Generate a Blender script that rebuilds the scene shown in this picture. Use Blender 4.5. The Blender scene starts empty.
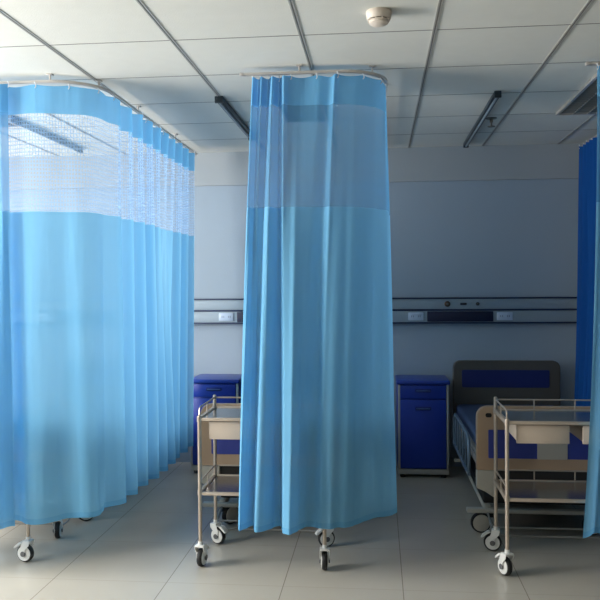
import bpy, bmesh, math, random
from mathutils import Vector, Matrix
PI = math.pi
C = bpy.context.scene.collection
SC = bpy.context.scene

# ------------------------------------------------------------------ camera
cd = bpy.data.cameras.new('camera'); cam = bpy.data.objects.new('camera', cd); C.objects.link(cam)
yaw, pit, rol = -0.1009, -0.01764, -0.00681
F = Vector((math.sin(yaw)*math.cos(pit), math.cos(yaw)*math.cos(pit), math.sin(pit)))
R0 = Vector((math.cos(yaw), -math.sin(yaw), 0)); U0 = R0.cross(F)
RT = math.cos(rol)*R0 + math.sin(rol)*U0; UP = -math.sin(rol)*R0 + math.cos(rol)*U0
cam.matrix_world = Matrix(((RT.x, UP.x, -F.x, 0), (RT.y, UP.y, -F.y, 0), (RT.z, UP.z, -F.z, 1.51), (0, 0, 0, 1)))
cd.sensor_fit = 'HORIZONTAL'; cd.sensor_width = 36; cd.lens = 774.1/600*36; cd.clip_start = .02
SC.camera = cam

# ------------------------------------------------------------------ light
W = bpy.data.worlds.new('daylight'); SC.world = W; W.use_nodes = True
bgn = W.node_tree.nodes['Background']
bgn.inputs[0].default_value = (1.0, .985, .95, 1)
bgn.inputs[1].default_value = 1.0
def area(name, loc, aim, sx, sy, power, col):
    l = bpy.data.lights.new(name, 'AREA'); l.shape = 'RECTANGLE'; l.size = sx; l.size_y = sy
    l.energy = power; l.color = col
    o = bpy.data.objects.new(name, l); C.objects.link(o); o.location = loc
    o.rotation_euler = (Vector(aim)-Vector(loc)).to_track_quat('-Z', 'Z').to_euler()
    return o
WX = -3.95      # left wall
area('daylight_bay_window', (WX-.25, 5.5, 1.7), (0, 5.75, 1.3), 1.6, 1.8, 125, (1, .985, .96))
area('daylight_front_window', (WX-.25, 2.7, 1.65), (0, 2.4, 1.75), 1.7, 2.2, 425, (1, .985, .95))
SC.view_settings.view_transform = 'Standard'; SC.view_settings.look = 'None'
SC.view_settings.gamma = 1; SC.view_settings.use_curve_mapping = False
SC.view_settings.exposure = 0.0
SC.cycles.max_bounces = 12; SC.cycles.diffuse_bounces = 6; SC.cycles.transparent_max_bounces = 24
SC.cycles.transmission_bounces = 8; SC.cycles.sample_clamp_indirect = 4

# ------------------------------------------------------------------ materials
def lin(c):
    return tuple(((v/255)/12.92 if v/255 <= .04045 else ((v/255+.055)/1.055)**2.4) for v in c) + (1,)
def mat(name, rgb, rough=.5, metal=0, noise=0, nscale=8, bump=0, bscale=60, spec=None, coat=0):
    m = bpy.data.materials.new(name); m.use_nodes = True; nt = m.node_tree; b = nt.nodes['Principled BSDF']
    b.inputs['Base Color'].default_value = lin(rgb); b.inputs['Roughness'].default_value = rough
    b.inputs['Metallic'].default_value = metal
    if spec is not None: b.inputs['Specular IOR Level'].default_value = spec
    if coat: b.inputs['Coat Weight'].default_value = coat
    tc = nt.nodes.new('ShaderNodeTexCoord')
    if noise:
        n = nt.nodes.new('ShaderNodeTexNoise'); n.inputs['Scale'].default_value = nscale; n.inputs['Detail'].default_value = 4
        nt.links.new(tc.outputs['Object'], n.inputs['Vector'])
        r = nt.nodes.new('ShaderNodeMapRange'); r.inputs[3].default_value = 1-noise; r.inputs[4].default_value = 1+noise
        nt.links.new(n.outputs[0], r.inputs[0])
        h = nt.nodes.new('ShaderNodeHueSaturation'); h.inputs['Color'].default_value = lin(rgb)
        nt.links.new(r.outputs[0], h.inputs['Value']); nt.links.new(h.outputs[0], b.inputs['Base Color'])
    if bump:
        n = nt.nodes.new('ShaderNodeTexNoise'); n.inputs['Scale'].default_value = bscale
        nt.links.new(tc.outputs['Object'], n.inputs['Vector'])
        bp = nt.nodes.new('ShaderNodeBump'); bp.inputs['Strength'].default_value = bump; bp.inputs['Distance'].default_value = .004
        nt.links.new(n.outputs[0], bp.inputs['Height']); nt.links.new(bp.outputs[0], b.inputs['Normal'])
    return m
M = dict(
    wall=mat('painted_wall', (160, 174, 187), .75, noise=.03, nscale=2.5, bump=.15),
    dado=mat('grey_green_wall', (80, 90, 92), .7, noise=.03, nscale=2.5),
    beam=mat('painted_beam', (166, 172, 176), .75, noise=.03, nscale=3),
    tile=mat('ceiling_tile', (212, 211, 203), .9, noise=.035, nscale=14, bump=.3, bscale=180),
    tbar=mat('ceiling_grid_bar', (172, 168, 160), .45, .3),
    tbar2=mat('ceiling_seam', (120, 118, 113), .8),
    frame=mat('window_frame_white', (225, 226, 226), .4),
    rail=mat('rail_aluminium', (200, 194, 188), .35, .5),
    hook=mat('hook_white', (225, 228, 230), .45),
    steel=mat('trolley_steel', (190, 176, 161), .34, .55, noise=.04),
    deck=mat('trolley_deck_steel', (150, 155, 158), .2, .85, noise=.05),
    drawer=mat('drawer_beige', (186, 171, 155), .5, noise=.03),
    white_plastic=mat('white_plastic', (226, 226, 222), .4),
    hub=mat('hub_grey', (95, 96, 98), .5),
    tyre=mat('tyre_black', (28, 28, 30), .6),
    dark_steel=mat('dark_steel', (70, 70, 72), .45, .6),
    cab=mat('cabinet_blue', (12, 50, 150), .42, noise=.04),
    cabtop=mat('cabinet_top_blue', (30, 62, 156), .32),
    cabtrim=mat('cabinet_trim_grey', (168, 166, 160), .45),
    handle=mat('handle_recess_grey', (74, 100, 150), .4, .2),
    gap=mat('seam_dark_blue', (12, 36, 112), .7),
    beige=mat('bed_board_beige', (184, 156, 130), .5, noise=.03),
    head=mat('bed_head_taupe', (84, 80, 74), .5, noise=.04),  # same beige board as the foot, with deep shade put into the colour
    blue_panel=mat('board_inset_blue', (56, 68, 152), .45),
    navy_panel=mat('headboard_inset_navy', (22, 36, 100), .5),  # foot board's blue inset, darkened for shade at the head end
    bumper=mat('bumper_light_grey', (190, 184, 172), .5),
    bedframe=mat('bed_frame_grey', (150, 148, 142), .4, .3),
    blackbase=mat('bed_base_black', (30, 29, 30), .6),
    siderail=mat('side_rail_grey_blue', (96, 116, 134), .4, .2),
    mattress=mat('mattress_blue', (46, 66, 98), .75, noise=.08, bump=.3),
    duct=mat('panel_light_grey', (152, 166, 176), .4, noise=.02),
    duct_line=mat('panel_dark_navy_strip', (30, 46, 78), .45),
    socket=mat('socket_pale', (188, 202, 220), .35),
    socket_hole=mat('socket_hole_grey', (128, 140, 160), .7),
    outlet_dark=mat('gas_outlet_brown', (82, 58, 40), .5),
    outlet_body=mat('gas_outlet_dark', (40, 42, 46), .5),
    navybox=mat('panel_navy_box', (12, 20, 54), .5),
    lampbody=mat('lamp_housing_dark', (52, 62, 68), .4, .3),  # dark tone stands in for the poorly lit underside
    lamptube=mat('lamp_tube_grey', (112, 126, 136), .35),
    grille=mat('grille_grey', (130, 130, 126), .55),
    grille_back=mat('grille_backing', (92, 92, 90), .8),
    detector=mat('detector_cream', (214, 202, 188), .5),
    black=mat('black_slot', (18, 18, 18), .7),
    brass=mat('sprinkler_metal', (110, 106, 98), .4, .6),
)
def floor_mat():
    m = bpy.data.materials.new('floor_tile'); m.use_nodes = True; nt = m.node_tree; b = nt.nodes['Principled BSDF']; L = nt.links
    tc = nt.nodes.new('ShaderNodeTexCoord'); sp = nt.nodes.new('ShaderNodeSeparateXYZ'); L.new(tc.outputs['Object'], sp.inputs[0])
    def math_(op, a, b_=None):
        n = nt.nodes.new('ShaderNodeMath'); n.operation = op
        for i, v in enumerate((a, b_)):
            if v is None: continue
            if isinstance(v, (int, float)): n.inputs[i].default_value = v
            else: L.new(v, n.inputs[i])
        return n.outputs[0]
    def seam(o, off):
        t = math_('DIVIDE', math_('SUBTRACT', o, off), .6)
        fr = math_('FRACT', math_('ADD', t, 50))
        d = math_('MINIMUM', fr, math_('SUBTRACT', 1, fr))
        return math_('LESS_THAN', d, .0035), math_('FLOOR', math_('ADD', t, 50))
    s1, i1 = seam(sp.outputs[0], .115); s2, i2 = seam(sp.outputs[1], 3.845)
    s = math_('MAXIMUM', s1, math_('MULTIPLY', s2, .35))
    cb = nt.nodes.new('ShaderNodeCombineXYZ'); L.new(i1, cb.inputs[0]); L.new(i2, cb.inputs[1])
    wn = nt.nodes.new('ShaderNodeTexWhiteNoise'); L.new(cb.outputs[0], wn.inputs['Vector'])
    n = nt.nodes.new('ShaderNodeTexNoise'); n.inputs['Scale'].default_value = 3; n.inputs['Detail'].default_value = 6; L.new(tc.outputs['Object'], n.inputs['Vector'])
    v = math_('ADD', math_('MULTIPLY', wn.outputs['Value'], .035), math_('MULTIPLY', n.outputs[0], .12))
    v = math_('ADD', v, .93)
    h = nt.nodes.new('ShaderNodeHueSaturation'); h.inputs['Color'].default_value = lin((186, 181, 170)); L.new(v, h.inputs['Value'])
    mx = nt.nodes.new('ShaderNodeMix'); mx.data_type = 'RGBA'; L.new(s, mx.inputs['Factor']); L.new(h.outputs[0], mx.inputs[6]); mx.inputs[7].default_value = lin((138, 132, 122))
    L.new(mx.outputs[2], b.inputs['Base Color'])
    rn = nt.nodes.new('ShaderNodeMapRange'); rn.inputs[3].default_value = .13; rn.inputs[4].default_value = .26; L.new(n.outputs[0], rn.inputs[0]); L.new(rn.outputs[0], b.inputs['Roughness'])
    b.inputs['Specular IOR Level'].default_value = .5
    bp = nt.nodes.new('ShaderNodeBump'); bp.inputs['Strength'].default_value = .05; bp.inputs['Distance'].default_value = .01
    n2 = nt.nodes.new('ShaderNodeTexNoise'); n2.inputs['Scale'].default_value = 5; L.new(tc.outputs['Object'], n2.inputs['Vector'])
    L.new(n2.outputs[0], bp.inputs['Height']); L.new(bp.outputs[0], b.inputs['Normal'])
    return m
def cloth_mat(name, rgb, trans_rgb, thin=.06, tfac=.5, net=None):
    m = bpy.data.materials.new(name); m.use_nodes = True; nt = m.node_tree; L = nt.links
    for n in list(nt.nodes): nt.nodes.remove(n)
    out = nt.nodes.new('ShaderNodeOutputMaterial')
    d = nt.nodes.new('ShaderNodeBsdfDiffuse'); t = nt.nodes.new('ShaderNodeBsdfTranslucent'); tr = nt.nodes.new('ShaderNodeBsdfTransparent')
    tc = nt.nodes.new('ShaderNodeTexCoord')
    n = nt.nodes.new('ShaderNodeTexNoise'); n.inputs['Scale'].default_value = 2.2; n.inputs['Detail'].default_value = 3; L.new(tc.outputs['Object'], n.inputs['Vector'])
    r = nt.nodes.new('ShaderNodeMapRange'); r.inputs[3].default_value = .94; r.inputs[4].default_value = 1.06; L.new(n.outputs[0], r.inputs[0])
    h = nt.nodes.new('ShaderNodeHueSaturation'); h.inputs['Color'].default_value = lin(rgb); L.new(r.outputs[0], h.inputs['Value'])
    L.new(h.outputs[0], d.inputs[0]); t.inputs[0].default_value = lin(trans_rgb)
    # crumpled cloth: soft vertical creases
    mp = nt.nodes.new('ShaderNodeMapping'); mp.inputs['Scale'].default_value = (14, 14, 1.6); L.new(tc.outputs['Object'], mp.inputs[0])
    n2 = nt.nodes.new('ShaderNodeTexNoise'); n2.inputs['Scale'].default_value = 1; L.new(mp.outputs[0], n2.inputs['Vector'])
    bp = nt.nodes.new('ShaderNodeBump'); bp.inputs['Strength'].default_value = .35; bp.inputs['Distance'].default_value = .02
    L.new(n2.outputs[0], bp.inputs['Height']); L.new(bp.outputs[0], d.inputs['Normal'])
    a = nt.nodes.new('ShaderNodeMixShader'); a.inputs[0].default_value = tfac; L.new(d.outputs[0], a.inputs[1]); L.new(t.outputs[0], a.inputs[2])
    b = nt.nodes.new('ShaderNodeMixShader'); L.new(a.outputs[0], b.inputs[1]); L.new(tr.outputs[0], b.inputs[2])
    b.inputs[0].default_value = thin
    if net:
        per, thr, tmin = net     # knitted net: square holes between threads
        uv = nt.nodes.new('ShaderNodeUVMap'); sp = nt.nodes.new('ShaderNodeSeparateXYZ'); L.new(uv.outputs[0], sp.inputs[0])
        outs = []
        for k in (0, 1):
            q = nt.nodes.new('ShaderNodeMath'); q.operation = 'DIVIDE'; L.new(sp.outputs[k], q.inputs[0]); q.inputs[1].default_value = per*(1 if k == 0 else 1.15)
            f = nt.nodes.new('ShaderNodeMath'); f.operation = 'FRACT'; L.new(q.outputs[0], f.inputs[0])
            g = nt.nodes.new('ShaderNodeMath'); g.operation = 'GREATER_THAN'; L.new(f.outputs[0], g.inputs[0]); g.inputs[1].default_value = thr
            outs.append(g.outputs[0])
        mm = nt.nodes.new('ShaderNodeMath'); mm.operation = 'MULTIPLY'; L.new(outs[0], mm.inputs[0]); L.new(outs[1], mm.inputs[1])
        mr = nt.nodes.new('ShaderNodeMapRange'); mr.inputs[3].default_value = tmin; mr.inputs[4].default_value = thin; L.new(mm.outputs[0], mr.inputs[0])
        L.new(mr.outputs[0], b.inputs[0])
    L.new(b.outputs[0], out.inputs[0])
    return m
M['floor'] = floor_mat()
M['cloth'] = cloth_mat('curtain_sky_blue', (130, 196, 234), (134, 198, 236), .06, .42)
M['header'] = cloth_mat('curtain_header_blue', (118, 188, 230), (112, 182, 229), .06, .4)
M['net'] = cloth_mat('curtain_net_white_blue', (166, 200, 234), (164, 200, 238), .68, .45, net=(.018, .3, .42))
M['net2'] = cloth_mat('curtain_net_fine_blue', (112, 180, 224), (108, 178, 226), .34, .45)
M['cloth2'] = cloth_mat('curtain_royal_blue', (36, 98, 176), (36, 98, 176), .03, .4)  # same sky-blue fabric, with the shade at the back painted into its colour
def glass_mat():
    m = bpy.data.materials.new('window_glass'); m.use_nodes = True; nt = m.node_tree
    b = nt.nodes['Principled BSDF']
    tr = nt.nodes.new('ShaderNodeBsdfTransparent'); mx = nt.nodes.new('ShaderNodeMixShader'); mx.inputs[0].default_value = .9
    b.inputs['Roughness'].default_value = .05
    nt.links.new(b.outputs[0], mx.inputs[1]); nt.links.new(tr.outputs[0], mx.inputs[2]); nt.links.new(mx.outputs[0], nt.nodes['Material Output'].inputs[0])
    return m
M['glass'] = glass_mat()

# ------------------------------------------------------------------ helpers
class MB:
    """collects shapes, links them as ONE mesh object"""
    def __init__(s): s.bm = bmesh.new(); s.mi = 0
    def _mark(s, vs):
        for v in vs:
            for f in v.link_faces: f.material_index = s.mi
    def box(s, a, b, bev=0, seg=2, rot=None):
        r = bmesh.ops.create_cube(s.bm, size=1); vs = r['verts']
        ce = [(a[i]+b[i])/2 for i in range(3)]; sz = [max(abs(b[i]-a[i]), 1e-5) for i in range(3)]
        for v in vs: v.co = Vector([v.co[i]*sz[i] for i in range(3)])
        if bev:
            es = list({e for v in vs for e in v.link_edges})
            q = bmesh.ops.bevel(s.bm, geom=es, offset=bev, segments=seg, profile=.5, affect='EDGES')
            vs = list({v for f in q['faces'] for v in f.verts} | {v for v in vs if v.is_valid})
        for v in vs:
            if rot is not None: v.co = rot @ v.co
            v.co += Vector(ce)
        s._mark(vs); return s
    def cyl(s, a, b, r, n=16, r2=None):
        a, b = Vector(a), Vector(b); d = b-a
        q = bmesh.ops.create_cone(s.bm, cap_ends=True, segments=n, radius1=r, radius2=r if r2 is None else r2, depth=d.length)
        mt = d.to_track_quat('Z', 'Y').to_matrix().to_4x4(); mt.translation = (a+b)/2
        bmesh.ops.transform(s.bm, matrix=mt, verts=q['verts']); s._mark(q['verts']); return s
    def sph(s, c, r, sx=1, sy=1, sz=1):
        q = bmesh.ops.create_uvsphere(s.bm, u_segments=16, v_segments=10, radius=r)
        for v in q['verts']: v.co = Vector((v.co.x*sx, v.co.y*sy, v.co.z*sz))+Vector(c)
        s._mark(q['verts']); return s
    def tube(s, pts, r, n=10, closed=False):
        pts = [Vector(p) for p in pts]; rings = []; N = len(pts); ref = None
        for i, p in enumerate(pts):
            if closed: t = (pts[(i+1) % N]-pts[i-1]).normalized()
            else: t = (pts[min(i+1, N-1)]-pts[max(i-1, 0)]).normalized()
            if ref is None: ref = Vector((0, 0, 1)) if abs(t.z) < .9 else Vector((1, 0, 0))
            u = (ref-t*ref.dot(t)).normalized(); w = t.cross(u); ref = u
            rings.append([s.bm.verts.new(p+(u*math.cos(2*PI*k/n)+w*math.sin(2*PI*k/n))*r) for k in range(n)])
        for i in range(N if closed else N-1):
            A, B = rings[i], rings[(i+1) % N]
            for k in range(n):
                f = s.bm.faces.new((A[k], A[(k+1) % n], B[(k+1) % n], B[k])); f.material_index = s.mi
        if not closed:
            for rr in (rings[0], rings[-1]):
                f = s.bm.faces.new(rr); f.material_index = s.mi
        return s
    def lathe(s, prof, c, axis='z', n=24):
        """prof: (radius, height) pairs along axis"""
        rings = []
        for r, h in prof:
            ring = []
            for k in range(n):
                a = 2*PI*k/n; x, y = r*math.cos(a), r*math.sin(a)
                co = {'z': (x, y, h), 'x': (h, x, y), 'y': (x, h, y)}[axis]
                ring.append(s.bm.verts.new(Vector(co)+Vector(c)))
            rings.append(ring)
        for A, B in zip(rings, rings[1:]):
            for k in range(n):
                f = s.bm.faces.new((A[k], A[(k+1) % n], B[(k+1) % n], B[k])); f.material_index = s.mi
        for rr in (rings[0], rings[-1]):
            f = s.bm.faces.new(rr); f.material_index = s.mi
        return s
    def prism(s, outline, y0, y1, holes=None):
        """outline in XZ, extruded from y0 to y1"""
        A = [s.bm.verts.new((x, y0, z)) for x, z in outline]; B = [s.bm.verts.new((x, y1, z)) for x, z in outline]
        n = len(A)
        for f in [s.bm.faces.new(A), s.bm.faces.new(list(reversed(B)))]+[s.bm.faces.new((A[k], B[k], B[(k+1) % n], A[(k+1) % n])) for k in range(n)]:
            f.material_index = s.mi
        return s
    def build(s, name, m, parent=None, loc=None, smooth=True):
        bmesh.ops.recalc_face_normals(s.bm, faces=s.bm.faces)
        me = bpy.data.meshes.new(name); s.bm.to_mesh(me); s.bm.free()
        for x in (m if isinstance(m, (list, tuple)) else [m]): me.materials.append(x)
        if smooth:
            me.polygons.foreach_set('use_smooth', [True]*len(me.polygons))
            try: me.set_sharp_from_angle(angle=math.radians(38))
            except Exception: pass
        o = bpy.data.objects.new(name, me); C.objects.link(o)
        if parent: o.parent = parent
        if loc: o.location = loc
        return o
def tag(o, label=None, cat=None, group=None, kind=None):
    if label: o['label'] = label
    if cat: o['category'] = cat
    if group: o['group'] = group
    if kind: o['kind'] = kind
    return o
def empty(name, loc, label, cat, group=None, rz=0):
    o = bpy.data.objects.new(name, None); C.objects.link(o); o.location = loc; o.rotation_euler.z = rz
    o.empty_display_size = .1
    return tag(o, label, cat, group)
def copy_tree(o, parent=None):
    c = o.copy(); C.objects.link(c); c.parent = parent
    for ch in list(o.children): copy_tree(ch, c)
    return c

# ------------------------------------------------------------------ room shell
YW, XR, YF, ZC = 6.52, 5.2, -3.0, 2.652
def struct(mb, name, m): return tag(mb.build(name, m, smooth=False), kind='structure')
struct(MB().box((WX-.2, YF-.2, -.12), (XR+.2, YW+.2, 0)), 'floor', M['floor'])
struct(MB().box((WX-.2, YW, 0), (XR+.2, YW+.2, 2.9)), 'wall_back', M['wall'])
struct(MB().box((XR, YF, 0), (XR+.2, YW, 2.9)), 'wall_right', M['dado'])
def wall_with_openings(axis, fixed, t, lo, hi, ops_, zs, name):
    mb = MB(); z0, z1 = zs
    def b(a0, a1, c0, c1):
        if axis == 'x': mb.box((fixed-t, a0, c0), (fixed, a1, c1))
        else: mb.box((a0, fixed-t, c0), (a1, fixed, c1))
    b(lo, hi, 0, z0); b(lo, hi, z1, 2.9); cur = lo
    for a, c in ops_: b(cur, a, z0, z1); cur = c
    b(cur, hi, z0, z1)
    return struct(mb, name, M['wall'])
wl = wall_with_openings('x', WX, .2, YF, YW, [(1.55, 3.8), (4.3, 6.42)], (.85, 2.5), 'wall_left')
struct(MB().box((WX-.2, YF-.2, 0), (XR+.2, YF, 2.9)), 'wall_front', M['dado'])
def window(n, axis, fixed, a, b, z0, z1, panes):
    mb = MB()
    def bx(u0, u1, c0, c1, d=.03):
        if axis == 'x': mb.box((fixed-.1-d, u0, c0), (fixed-.1+d, u1, c1))
        else: mb.box((u0, fixed-.1-d, c0), (u1, fixed-.1+d, c1))
    f = .05
    bx(a, b, z0, z0+f); bx(a, b, z1-f, z1)
    for k in range(panes+1):
        u = a+(b-a-f)*k/panes; bx(u, u+f, z0, z1)
    o = struct(mb, 'window_%d' % n, M['frame'])
    g = MB()
    if axis == 'x': g.box((fixed-.103, a, z0), (fixed-.097, b, z1))
    else: g.box((a, fixed-.103, z0), (b, fixed-.097, z1))
    g.build('window_glass', M['glass'], o, smooth=False)
window(1, 'x', WX, 4.3, 6.42, .85, 2.5, 3); window(2, 'x', WX, 1.55, 3.8, .85, 2.5, 4)
# beam band along the top of the back wall
struct(MB().box((WX, YW-.035, 2.372), (XR, YW, ZC)), 'trim_1', M['beam'])
# ceiling: tiles plus hanging grid
cm = MB()
cm.box((WX, YF, ZC), (XR, YW, ZC+.1))
cm.mi = 1
x = -1.543-.6*4
while x < XR:
    cm.box((x-.010, YF, ZC-.003), (x-.003, YW-.035, ZC)); cm.box((x+.003, YF, ZC-.003), (x+.010, YW-.035, ZC)); x += .6
cm.mi = 2
x = -1.543-.6*4
while x < XR: cm.box((x-.003, YF, ZC-.0015), (x+.003, YW-.035, ZC)); x += .6
y = 3.524-.6*11
while y < YW-.1:
    cm.box((WX, y-.003, ZC-.0012), (XR, y+.003, ZC)); y += .6
struct(cm, 'ceiling', [M['tile'], M['tbar'], M['tbar2']])

# ------------------------------------------------------------------ ceiling rails and curtains
def catmull(pts, per):
    P = [Vector(p) for p in pts]; P = [2*P[0]-P[1]]+P+[2*P[-1]-P[-2]]; out = []
    for i in range(1, len(P)-2):
        for k in range(per):
            t = k/per; a, b, c, d = P[i-1:i+3]
            out.append(.5*((2*b)+(c-a)*t+(2*a-5*b+4*c-d)*t*t+(3*b-a-3*c+d)*t**3))
    out.append(P[-2]); return out
def resample(pts, n):
    L = [0]
    for a, b in zip(pts, pts[1:]): L.append(L[-1]+(b-a).length)
    out = []; j = 0
    for k in range(n):
        s = L[-1]*k/(n-1)
        while j < len(L)-2 and L[j+1] < s: j += 1
        t = (s-L[j])/max(L[j+1]-L[j], 1e-9); out.append(pts[j].lerp(pts[j+1], t))
    return out, L[-1]
def corner_path(x0, yf, xs, rad, y1, n=14):
    """front run from x0 to the corner, quarter turn, side run back to y1"""
    p = [Vector((x0, yf))]
    k = 1
    while x0+k*.1 < xs-rad-.05: p.append(Vector((x0+k*.1, yf))); k += 1
    for i in range(n+1):
        a = -PI/2+PI/2*i/n; p.append(Vector((xs-rad+rad*math.cos(a), yf+rad+rad*math.sin(a))))
    y = yf+rad+.1
    while y < y1-.05: p.append(Vector((xs, y))); y += .1
    p.append(Vector((xs, y1))); return p
ZR = 2.632
def rail(path, label):
    o = empty('curtain_rail', (path[0].x, path[0].y, ZC), label, 'curtain rail', 'curtain rails')
    base = Vector((path[0].x, path[0].y, ZC))
    mb = MB(); n = len(path); rings = []
    for i, p in enumerate(path):
        t = (path[min(i+1, n-1)]-path[max(i-1, 0)]).normalized(); nr = Vector((t.y, -t.x))
        ring = []
        for (d, z) in ((-.010, 0), (.010, 0), (.010, -.013), (.005, -.013), (.005, -.009), (-.005, -.009), (-.005, -.013), (-.010, -.013)):
            ring.append(mb.bm.verts.new(Vector((p.x+nr.x*d, p.y+nr.y*d, 2.620+z))-base))
        rings.append(ring)
    for A, B in zip(rings, rings[1:]):
        for k in range(8): mb.bm.faces.new((A[k], A[(k+1) % 8], B[(k+1) % 8], B[k]))
    mb.bm.faces.new(rings[0]); mb.bm.faces.new(rings[-1])
    mb.build('track', M['rail'], o)
    for p in (path[0], path[-1]):
        MB().box((p.x-.012-base.x, p.y-.012-base.y, -.047), (p.x+.012-base.x, p.y+.012-base.y, -.030), .003).build('end_cap', M['rail'], o)
    for i in range(3, n, 9):
        p = path[i]; MB().box((p.x-.016-base.x, p.y-.016-base.y, -.006), (p.x+.016-base.x, p.y+.016-base.y, 0), .002).cyl((p.x-base.x, p.y-base.y, -.033), (p.x-base.x, p.y-base.y, -.004), .005, 8).build('ceiling_clip', M['rail'], o)
    return o
def curtain(label, top, bot, cols=320, zt=2.598, zb=.25, header=2.445, netz=1.92, cloth='cloth', head='header', net='net', hooks=18, ease=1.0, sag=.008, group='ward curtains', railpath=None):
    T, LT = resample(top, cols); B, LB = resample(bot, cols)
    base = Vector((T[0].x, T[0].y, zt))
    o = empty('hospital_curtain', base, label, 'curtain', group)
    L = max(LT, LB)
    def pos(u, z):
        t = (zt-z)/(zt-zb); t = t**ease
        p = T[u].lerp(B[u], t)
        w = .004*math.sin(u*.19+z*2.1)*t+.003*math.sin(u*.47+1.3*z)*t
        zz = z
        if z > header: zz = z-sag*abs(math.sin(PI*u/(cols-1)*(hooks-1)))*(z-header)/(zt-header)
        if t > .95: zz = z+.003*math.sin(u*.11)
        return Vector((p.x+w, p.y+w*.6, zz))-base
    def panel(name, m, z0, z1, rows):
        me = bpy.data.meshes.new(name); vs = []; fs = []; uvs = []
        for r in range(rows+1):
            z = z0+(z1-z0)*r/rows
            for u in range(cols): vs.append(pos(u, z)); uvs.append((L*u/(cols-1), z))
        for r in range(rows):
            for u in range(cols-1):
                a = r*cols+u; fs.append((a, a+1, a+1+cols, a+cols))
        me.from_pydata(vs, [], fs); uvl = me.uv_layers.new(name='UVMap')
        for lp in me.loops: uvl.data[lp.index].uv = uvs[lp.vertex_index]
        me.materials.append(m); me.polygons.foreach_set('use_smooth', [True]*len(me.polygons))
        ob = bpy.data.objects.new(name, me); C.objects.link(ob); ob.parent = o; return ob
    panel('header_band', M[head], zt, header, 6)
    panel('net_panel', M[net], header, netz, 14)
    panel('cloth_panel', M[cloth], netz, zb+.03, 44)
    panel('bottom_hem', M[head], zb+.03, zb, 2)
    for k in range(hooks):
        u = round((cols-1)*k/(hooks-1)); p = T[u]-base.xy
        q = MB(); q.tube([(p.x, p.y, -.02), (p.x+.006, p.y, -.012), (p.x+.005, p.y, .002), (p.x, p.y, .008), (p.x, p.y, .012)], .0028, 6)
        q.box((p.x-.004, p.y-.004, .008), (p.x+.004, p.y+.004, .014), .002)
        q.build('hook', M['hook'], o)
    return o
def wave(path, cols, amp, per, phase=0, sharp=0, jit=0, seed=1, s0=0):
    """offset a path sideways in folds; amp and per may be functions of arc length"""
    rnd = random.Random(seed); P, L = resample(path, cols); out = []; ph = phase
    jt = [rnd.uniform(-1, 1) for _ in range(200)]
    for i, p in enumerate(P):
        s = L*i/(cols-1)
        t = (P[min(i+1, cols-1)]-P[max(i-1, 0)]).normalized(); nr = Vector((t.y, -t.x))
        pr_ = per(s) if callable(per) else per; a = amp(s) if callable(amp) else amp
        ph += 2*PI*(L/(cols-1))/pr_
        k = int(ph/(2*PI)); a *= 1+jit*jt[k % 200]
        w = math.sin(ph)+sharp*math.sin(2*ph+.5)
        out.append(p+nr*(a*w))
    return out

# --- bay by the window (left of the picture)
pA = corner_path(-3.75, 4.0, -1.5, .27, 6.32)
rail(pA, 'white metal ceiling rail turning a corner above the far left curtain')
sideA = corner_path(-2.17, 4.0, -1.5, .27, 6.19)
def ampT(s): return .013 if s < .70 else (.012+.02*min(1, (s-.70)/.4))
def ampB(s): return .038 if s < .60 else (.038+.024*min(1, (s-.60)/.4))
def perB(s): return .3 if s < .9 else .2
nA = 420
topA = wave(sideA, nA, ampT, perB, .6, .15, .2, 4)
botA0 = corner_path(-2.17, 3.97, -1.515, .36, 6.0)
botA = wave(botA0, nA, ampB, perB, .6, .15, .25, 4)
curtain('wide sky-blue curtain with white net top, wrapping the corner beside the bright wall strip', topA, botA, cols=nA, hooks=19, net='net')
# bunched end of the neighbouring curtain at the left edge of the frame
topL = wave([Vector((-2.75, 3.95)), Vector((-1.955, 3.95))], 260, .022, .075, 0, .2, .3, 9)
botL = wave([Vector((-2.85, 3.85)), Vector((-1.915, 3.85))], 260, .04, .14, 1.1, .25, .3, 9)
curtain('bunched blue curtain gathered in tight pleats at the left edge of the picture', topL, botL, cols=260, hooks=12, net='net2')

# --- middle bay
pB = corner_path(-.70, 4.0, .045, .24, 6.32)
rail(pB, 'metal ceiling rail curving above the middle curtain')
V = lambda *a: [Vector(p) for p in a]
topM = catmull([(-.648, 4.01), (-.635, 3.965), (-.615, 4.03), (-.592, 3.965), (-.565, 4.035), (-.535, 3.96), (-.508, 4.03), (-.478, 3.955), (-.452, 3.99),
                (-.40, 4.015), (-.30, 3.995), (-.24, 4.01), (-.215, 3.975), (-.19, 4.0), (-.10, 4.02), (-.05, 4.05), (.0, 4.10), (.033, 4.18), (.045, 4.28), (.038, 4.42), (.05, 4.55)], 16)
botM = catmull([(-.742, 4.01), (-.715, 3.91), (-.665, 4.025), (-.63, 3.90), (-.575, 3.94), (-.525, 4.025), (-.495, 3.92), (-.45, 3.87), (-.415, 3.96),
                (-.37, 4.03), (-.30, 3.985), (-.245, 3.98), (-.215, 4.01), (-.17, 4.02), (-.11, 4.10), (-.03, 4.19), (.03, 4.22), (.075, 4.27), (.095, 4.36), (.08, 4.48), (.10, 4.60)], 16)
curtain('single blue curtain hanging in the middle, pleated left and smooth right', topM, botM, cols=320, hooks=12, net='net2', ease=.85)

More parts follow.
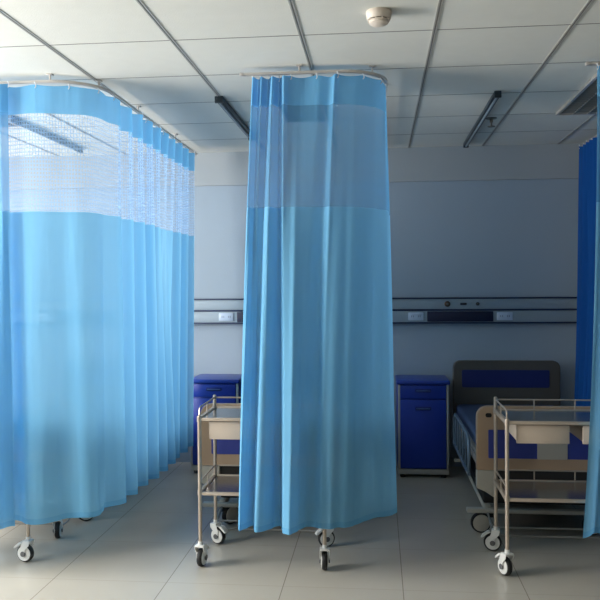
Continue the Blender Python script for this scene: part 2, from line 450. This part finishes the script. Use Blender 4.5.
# --- right bay
pC = corner_path(1.05, 4.02, 1.625, .24, 6.34)
rail(pC, 'metal ceiling rail above the curtains at the right edge of the picture')
sideR = corner_path(1.09, 4.02, 1.625, .24, 5.55)  # side run out of view, added to keep light out of this bay
topR = wave(sideR, 300, .02, .12, .4, .15, .3, 12)
botR = wave(corner_path(1.0, 3.98, 1.635, .24, 5.5), 300, .042, .15, .9, .2, .3, 12)
curtain('pale blue curtain cut off by the right edge of the picture', topR, botR, cols=300, hooks=14, net='net2', ease=2.2)
topS = wave([Vector((1.615, 5.75)), Vector((1.612, 6.31))], 160, .03, .10, .4, .15, .3, 21)
botS = wave([Vector((1.60, 5.72)), Vector((1.59, 6.33))], 160, .055, .13, .9, .2, .3, 21)
curtain('dark royal-blue curtain gathered near the back wall behind the far right curtain', topS, botS, cols=160, hooks=7, cloth='cloth2', head='cloth2', net='cloth2')

# ------------------------------------------------------------------ ceiling fittings
def lamp(x, y0, y1, label, w=.05, body='lampbody'):
    o = empty('ceiling_lamp', (x, (y0+y1)/2, ZC), label, 'ceiling lamp', 'linear ceiling lamps'); h = (y1-y0)/2
    MB().box((-w/2, -h, -.024), (w/2, h, 0), .004).build('housing', M[body], o)
    MB().cyl((0, -h+.03, -.031), (0, h-.03, -.031), .008, 14).build('tube', M['lamptube'], o)
    for s in (-1, 1): MB().box((-w/2, s*h-(.02 if s > 0 else 0), -.040), (w/2, s*h+(0 if s > 0 else .02), -.022), .003).build('end_cap', M[body], o)
    return o
lamp(-.945, 4.58, 5.80, 'dark unlit strip lamp on the ceiling left of the middle curtain', .05)
lamp(.705, 4.66, 6.34, 'thin black unlit strip lamp on the ceiling above the right bed', .042)
lamp(-2.42, 4.9, 6.15, 'unlit strip lamp seen through the net of the left curtain', .045, 'lamptube')  # paler housing colour put in for daylight falling on this lamp
def vent(x0, y0, x1, y1, label, n=12):
    o = empty('ceiling_vent', ((x0+x1)/2, (y0+y1)/2, ZC), label, 'ceiling vent', 'ceiling vents'); a, b = (x1-x0)/2, (y1-y0)/2
    f = MB(); t = .016
    for p in (((-a, -b), (a, -b+t)), ((-a, b-t), (a, b)), ((-a, -b+t), (-a+t, b-t)), ((a-t, -b+t), (a, b-t))):
        f.box((*p[0], -.018), (*p[1], 0))
    f.build('frame', M['rail'], o, smooth=False)
    MB().box((-a+t, -b+t, -.003), (a-t, b-t, -.001)).build('backing', M['grille_back'], o, smooth=False)
    g = MB()
    for k in range(1, n):
        yy = -b+t+(2*b-2*t)*k/n; g.box((-a+t, yy-.004, -.015), (a-t, yy+.004, -.004))
    for k in range(1, 6):
        xx = -a+t+(2*a-2*t)*k/6; g.box((xx-.003, -b+t, -.016), (xx+.003, b-t, -.004))
    g.build('louvre_grid', M['grille'], o, smooth=False)
vent(1.18, 4.14, 1.78, 5.32, 'long grey louvred ceiling vent beside the far right curtain', 24)
vent(-.62, 4.75+.02, -.335, 5.31, 'square grey ceiling vent seen dimly through the middle curtain')
vent(-2.75, 4.75, -2.47, 5.2, 'small ceiling vent seen through the net of the left curtain', 8)
o = empty('smoke_detector', (.008, 3.262, ZC), 'round cream smoke detector on a front ceiling tile', 'smoke detector')
MB().lathe([(.052, 0), (.054, -.006), (.05, -.03), (.046, -.034)], (0, 0, 0)).build('base', M['detector'], o)
MB().lathe([(.040, -.030), (.040, -.041)], (0, 0, 0)).build('sensor_slot', M['black'], o)
q = MB()
for k in range(10):
    a = 2*PI*k/10; q.box((-.003, -.003, -.042), (.003, .003, -.032), rot=None)
    for v in list(q.bm.verts)[-8:]: v.co += Vector((.043*math.cos(a), .043*math.sin(a), 0))
q.lathe([(.041, -.0415), (.046, -.0415), (.046, -.0385), (.041, -.0385)], (0, 0, 0)); q.build('fin', M['detector'], o)
MB().lathe([(.042, -.041), (.041, -.049), (.03, -.056), (.012, -.059)], (0, 0, 0)).build('cap', M['detector'], o)
o = empty('sprinkler', (.775, 5.42, ZC), 'small metal sprinkler head beside the right strip lamp', 'sprinkler')
MB().lathe([(.038, 0), (.036, -.006), (.012, -.01), (.01, -.03)], (0, 0, 0)).build('body', M['brass'], o)
MB().lathe([(.006, -.028), (.006, -.055), (.026, -.057), (.026, -.06)], (0, 0, 0)).build('deflector', M['brass'], o)

# ------------------------------------------------------------------ bed-head service panel on the back wall
o = empty('bed_head_panel', (0, YW, 1.3), 'long grey service panel with dark navy strips running along the back wall', 'wall panel')
x0, x1 = -3.7, 3.4
MB().box((x0, -.055, .015), (x1, -.001, .098), .003).build('upper_duct', M['duct'], o)
MB().box((x0, -.06, -.092), (x1, -.001, .0), .003).build('lower_duct', M['duct'], o)
for z0, z1 in ((.098, .11), (.0, .015), (-.105, -.092)):
    MB().box((x0, -.066, z0), (x1, -.001, z1), .002).build('edge_strip', M['duct_line'], o)
for bx in (-1.345, .245, -2.94, 1.85):
    MB().box((bx+.155, -.068, -.088), (bx+.69, -.058, -.004), .003).build('equipment_bay', M['navybox'], o)
    for sx in (0, .72):
        p = MB().box((bx+sx, -.069, -.078), (bx+sx+.125, -.059, -.012), .004).build('socket_plate', M['socket'], o)
        h = MB()
        for dx in (.035, .09):
            h.box((bx+sx+dx-.010, -.0705, -.052), (bx+sx+dx-.005, -.0685, -.036)); h.box((bx+sx+dx+.005, -.0705, -.052), (bx+sx+dx+.010, -.0685, -.036))
        h.build('socket_hole', M['socket_hole'], p)
    for k, (dx, m, r) in enumerate(((.32, 'outlet_dark', .024), (.45, 'outlet_body', .016), (.565, 'outlet_body', .014))):
        if k == 1: MB().box((bx+dx-.026, -.07, .048), (bx+dx+.026, -.05, .066), .004).build('gas_outlet', M[m], o)
        else:
            g = MB().lathe([(r, -.054), (r, -.066), (r*.6, -.074)], (bx+dx, 0, .057), 'y').build('gas_outlet', M[m], o)
            MB().lathe([(r*.4, -.073), (r*.35, -.082)], (bx+dx, 0, .057), 'y').build('outlet_nipple', M['brass'], g)

# ------------------------------------------------------------------ bedside cabinets
def cabinet(x, label):
    o = empty('bedside_cabinet', (x, 6.30, 0), label, 'bedside cabinet', 'bedside cabinets')
    w, f, b = .2, -.2, .185
    MB().box((-w, f+.018, .07), (w, b, .735), .006).build('body', M['cab'], o)
    MB().box((-w-.008, f-.012, .735), (w+.008, b+.008, .768), .012, 3).build('top', M['cabtop'], o)
    MB().box((-w+.002, f+.01, .028), (w-.002, b-.01, .07), .004).build('plinth', M['cabtrim'], o)
    for s in (-1, 1): MB().box((s*(w-.012)-.008*1, f+.006, .07), (s*(w-.012)+.01, f+.03, .735), .004).build('corner_post', M['cabtrim'], o)
    d = MB().box((-w+.022, f, .625), (w-.024, f+.02, .728), .004).build('drawer', M['cab'], o)
    def hd(z, par):
        MB().box((-.062, f-.004, z-.014), (.062, f+.003, z+.014), .006, 3).build('handle_recess', M['gap'], par)
        MB().box((-.055, f-.012, z-.006), (.055, f-.002, z+.003), .003).build('handle', M['handle'], par)
    hd(.688, d)
    d = MB().box((-w+.022, f, .080), (w-.024, f+.02, .616), .004).build('door', M['cab'], o)
    hd(.548, d)
    for sx in (-1, 1):
        for sy in (-.15, .14):
            MB().lathe([(.02, 0), (.02, .02), (.012, .03)], (sx*.16, sy, 0)).build('foot', M['tyre'], o)
    return o
cabinet(.345, 'dark blue bedside cabinet between the middle curtain and the right bed')
cabinet(-1.318, 'bright blue bedside cabinet between the left curtain and the middle curtain')

# ------------------------------------------------------------------ casters
def caster(name, parent, loc, yaw_, r=.05, disc='white_plastic', brake=True, stem=.0):
    c = bpy.data.objects.new(name, None); C.objects.link(c); c.parent = parent; c.location = loc; c.rotation_euler.z = yaw_; c.empty_display_size = .03
    # wheel rolls along local x, axle along local y; trails behind the stem
    tx = .018
    w = MB()
    w.lathe([(r*.66, -.013), (r*.88, -.014), (r*.97, -.009), (r, 0), (r*.97, .009), (r*.88, .014), (r*.66, .013)], (tx, 0, r), 'y', 28)
    w.build('tyre', M['tyre'], c)
    h = MB()
    for s in (-1, 1): h.lathe([(r*.80, s*.0145), (r*.79, s*.017), (r*.4, s*.0195)], (tx, 0, r), 'y', 24)
    h.build('wheel_disc', M[disc], c)
    a = MB()
    for s in (-1, 1): a.lathe([(r*.30, s*.022), (r*.29, s*.028), (r*.1, s*.029)], (tx, 0, r), 'y', 18)
    a.cyl((tx, -.02, r), (tx, .02, r), r*.14, 10); a.build('axle_cap', M['hub'], c)
    f = MB()
    for s in (-1, 1):
        f.prism([(tx-.011, r-.004), (tx+.013, r-.004), (tx+.016, r+.034), (.022, 2*r+.016), (-.022, 2*r+.016), (-.018, 2*r-.002), (tx-.013, r+.024)], s*.0245-.0015*1, s*.0245+.0015)
    f.box((-.022, -.026, 2*r+.012), (.022, .026, 2*r+.024), .004)
    f.cyl((0, 0, 2*r+.02), (0, 0, 2*r+.042+stem), .013, 14)
    f.build('fork', M['white_plastic'], c)
    if brake:
        b = MB().prism([(tx+.012, 2*r+.008), (tx+.03, 2*r+.01), (tx+.058, 2*r-.012), (tx+.064, 2*r-.024), (tx+.056, 2*r-.024), (tx+.03, 2*r-.004)], -.018, .018)
        b.build('brake_pedal', M['white_plastic'], c)
    return c

# ------------------------------------------------------------------ trolleys
def trolley(x, label, yaws, y=4.265):
    o = empty('medical_trolley', (x, y, 0), label, 'trolley', 'steel medical trolleys')
    w, d, rp = .335, .195, .0105
    for i, (sx, sy) in enumerate(((-1, -1), (1, -1), (-1, 1), (1, 1))):
        q = MB().cyl((sx*w, sy*d, .135), (sx*w, sy*d, .812 if sy < 0 else .868), rp, 16)
        q.sph((sx*w, sy*d, .812 if sy < 0 else .868), rp*1.05)
        for z in (.405, .800): q.cyl((sx*w, sy*d, z-.014), (sx*w, sy*d, z+.014), rp*1.28, 16)
        q.build('post', M['steel'], o)
        caster('caster', o, (sx*w, sy*d, 0), yaws[i])
    for nm, z in (('top_shelf', .800), ('lower_shelf', .400)):
        MB().box((-w, -d, z-.004), (w, d, z+.003)).build(nm, M['deck'], o, smooth=False)
        e = MB()
        e.box((-w, -d-.008, z-.009), (w, -d+.008, z+.009), .004); e.box((-w, d-.008, z-.009), (w, d+.008, z+.009), .004)
        e.box((-w-.010, -d, z-.011), (-w+.010, d, z+.011), .004); e.box((w-.010, -d, z-.011), (w+.010, d, z+.011), .004)
        e.build('shelf_edge', M['steel'], o)
        hz = z+.062; g = MB(); c = .03
        pts = [(-w, -d+.004, z), (-w, -d+.004, hz-.02), (-w, -d+.012, hz-.005), (-w, -d+.03, hz)]
        for k in range(7):
            a = PI-(PI/2)*k/6; pts.append((-w+c+c*math.cos(a), d-c+c*math.sin(a), hz))
        for k in range(7):
            a = PI/2-(PI/2)*k/6; pts.append((w-c+c*math.cos(a), d-c+c*math.sin(a), hz))
        pts += [(w, -d+.03, hz), (w, -d+.012, hz-.005), (w, -d+.004, hz-.02), (w, -d+.004, z)]
        g.tube(pts, .0045, 8)
        g.build('guard_rail', M['steel'], o)
        for px in (-w/3-.01, w/3-.01): MB().cyl((px, d, z), (px, d, hz), .004, 8).build('rail_upright', M['steel'], o)
        for s in (-1, 1): MB().cyl((s*w, 0, z), (s*w, 0, hz), .004, 8).build('rail_upright', M['steel'], o)
    for k, (a, b) in enumerate(((-w+.050, -.018), (.018+.03, w-.012))):
        dr = MB().box((a, -d+.012, .690), (b, -d+.024, .786), .003).build('drawer', M['drawer'], o)
        MB().box((a+.008, -d+.024, .696), (b-.008, d-.03, .775)).build('drawer_box', M['drawer'], dr, smooth=False)
    r = MB()
    r.box((-w+.016, -d+.012, .787), (w-.012, -d+.02, .797)); r.build('drawer_runner', M['dark_steel'], o, smooth=False)
    return o
R = math.radians
trolley(.992, 'steel trolley with two drawers at the foot of the right bed', (R(118), R(200), R(170), R(20)))
trolley(-.625, 'steel trolley half hidden behind the middle curtain', (R(80), R(95), R(-25), R(200)))
trolley(-2.262, 'trolley behind the left curtain with only its casters showing below the hem', (R(120), R(170), R(60), R(105)))

# ------------------------------------------------------------------ beds
def rounded(x0, z0, x1, z1, r, n=6, corners=(1, 1, 1, 1)):
    out = []
    for (cx, cz, a0, on) in ((x0+r, z0+r, PI, corners[0]), (x1-r, z0+r, 1.5*PI, corners[1]), (x1-r, z1-r, 0, corners[2]), (x0+r, z1-r, .5*PI, corners[3])):
        if on:
            for k in range(n+1):
                a = a0+.5*PI*k/n; out.append((cx+r*math.cos(a), cz+r*math.sin(a)))
        else: out.append((x0 if cx < (x0+x1)/2 else x1, z0 if cz < (z0+z1)/2 else z1))
    return out
def bevel_mod(o, w=.006):
    m = o.modifiers.new('bevel', 'BEVEL'); m.width = w; m.segments = 3; m.limit_method = 'ANGLE'; m.angle_limit = R(40); return o
def bed(x, label, cy, yf=4.60):
    yh = 6.33; o = empty('hospital_bed', (x, yf, 0), label, 'hospital bed', 'hospital beds'); L = yh-yf; w = .43
    # foot board: beige panel with blue inset, chamfered grey corner bumpers below
    f = bevel_mod(MB().prism(rounded(-w, .43, w, .805, .065, 7, (0, 0, 1, 1)), -.02, .02).build('foot_board', M['beige'], o), .008)
    bevel_mod(MB().prism(rounded(-w+.068, .502, w-.068, .668, .006, 3), -.0235, -.018).build('blue_inset', M['blue_panel'], f), .001)
    bevel_mod(MB().prism(rounded(-.085, .500, .085, .670, .006, 3), -.027, -.018).build('centre_plate', M['bumper'], f), .001)
    for s in (-1, 1):
        MB().prism(rounded(s*(w-.07)-.018, .74, s*(w-.07)+.018, .765, .011, 4), -.0225, -.018).build('grip_hole', M['black'], f)
        bp = [(s*w, .43), (s*w, .325), (s*(w-.05), .305), (s*(w-.115), .262), (s*(w-.115), .43)]
        if s > 0: bp = bp[::-1]
        bevel_mod(MB().prism(bp, -.022, .022).build('corner_bumper', M['bumper'], o), .006)
    MB().box((-w+.115, .0, .33), (w-.115, .018, .43)).build('foot_crossbar', M['blackbase'], o)
    # head board
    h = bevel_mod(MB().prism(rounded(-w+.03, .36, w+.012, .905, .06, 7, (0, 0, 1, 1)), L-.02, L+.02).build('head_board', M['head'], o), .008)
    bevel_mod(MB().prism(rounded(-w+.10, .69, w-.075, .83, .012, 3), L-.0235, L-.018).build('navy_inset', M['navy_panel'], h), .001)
    # deck frame
    fr = MB()
    for s in (-1, 1): fr.box((s*(w-.05)-.018, .02, .40), (s*(w-.05)+.018, L-.02, .45), .004)
    for yy in (.04, .6, 1.15, L-.06): fr.box((-w+.05, yy, .405), (w-.05, yy+.04, .445), .003)
    fr.build('deck_frame', M['bedframe'], o)
    MB().box((-w+.04, .04, .45), (w-.04, L-.04, .472), .004).build('deck', M['bedframe'], o)
    # folded side rails hanging beside the frame
    for s in (-1, 1):
        sr = MB(); X = s*(w-.008)
        sr.tube([(X, .45, .30), (X, .42, .40), (X, .45, .50), (X, .52, .54), (X, 1.30, .54), (X, 1.37, .50), (X, 1.40, .40), (X, 1.37, .30)], .011, 10)
        for yy in (.62, .78, .94, 1.10, 1.26): sr.cyl((X, yy, .28), (X, yy, .54), .007, 8)
        sr.cyl((X, .42, .30), (X, 1.40, .30), .011, 10)
        sr.build('side_rail', M['siderail'], o)
    # base
    MB().box((-w+.07, .22, .17), (w-.07, L-.18, .23), .01).build('base_cover', M['blackbase'], o)
    lg = MB()
    for yy in (.42, L-.42):
        for s in (-1, 1): lg.box((s*.22-.02, yy-.02, .2), (s*.22+.02, yy+.02, .42), .004)
    lg.build('lift_column', M['blackbase'], o)
    cb = MB()
    cb.box((-w-.035, .165, .124), (w+.035, .215, .150), .006)
    cb.box((-w+.02, L-.215, .128), (w-.02, L-.175, .148), .006)
    for s in (-1, 1): cb.box((s*(w-.09)-.02, .19, .13), (s*(w-.09)+.02, L-.19, .17), .006)
    cb.build('chassis', M['bumper'], o)
    pb = MB()
    for yy, z in ((.0, .092), (-.045, .058)):
        pb.tube([(-w+.09, .17, .13), (-w+.09, yy+.05, z+.01), (-w+.10, yy, z), (w-.10, yy, z), (w-.09, yy+.05, z+.01), (w-.09, .17, .13)], .0055, 8)
    pb.build('brake_bar', M['bedframe'], o)
    for s in (-1, 1):
        for yy in (.195, L-.195):
            c = bpy.data.objects.new('caster', None); C.objects.link(c); c.parent = o; c.location = (s*(w-.10 if yy < 1 else w-.14), yy, 0); c.rotation_euler.z = R(cy if yy < 1 else (8 if s < 0 else 172)); c.empty_display_size = .03
            MB().lathe([(.052, -.017), (.06, -.013), (.062, 0), (.06, .013), (.052, .017)], (.05, 0, .062), 'y', 28).build('tyre', M['tyre'], c)
            q = MB()
            for t in (-1, 1): q.lathe([(.051, t*.0168), (.050, t*.022), (.030, t*.026)], (.05, 0, .062), 'y', 26)
            q.build('wheel_disc', M['bumper'], c)
            MB().prism([(-.025, .095), (.0, .095), (.02, .1245), (.075, .1245), (.07, .134), (-.025, .134)], -.014, .014).build('caster_housing', M['blackbase'], c)
    return o
def mattress(x, label, yf=4.60):
    m = MB().box((x-.385, yf+.06, .474), (x+.385, yf+1.66, .565), .03, 4).build('mattress', M['mattress'])
    tag(m, label, 'mattress', 'mattresses')
for x, cy, a, b in ((.995, 186, 'hospital bed in the dark right bay with taupe headboard', 'blue mattress on the right bed'),
             (-.645, 55, 'hospital bed mostly hidden behind the middle curtain', 'blue mattress on the bed behind the middle curtain'),
             (-2.26, 40, 'hospital bed standing behind the left net-topped curtain', 'blue mattress on the bed behind the left curtain')):
    bed(x, a, cy); mattress(x, b)
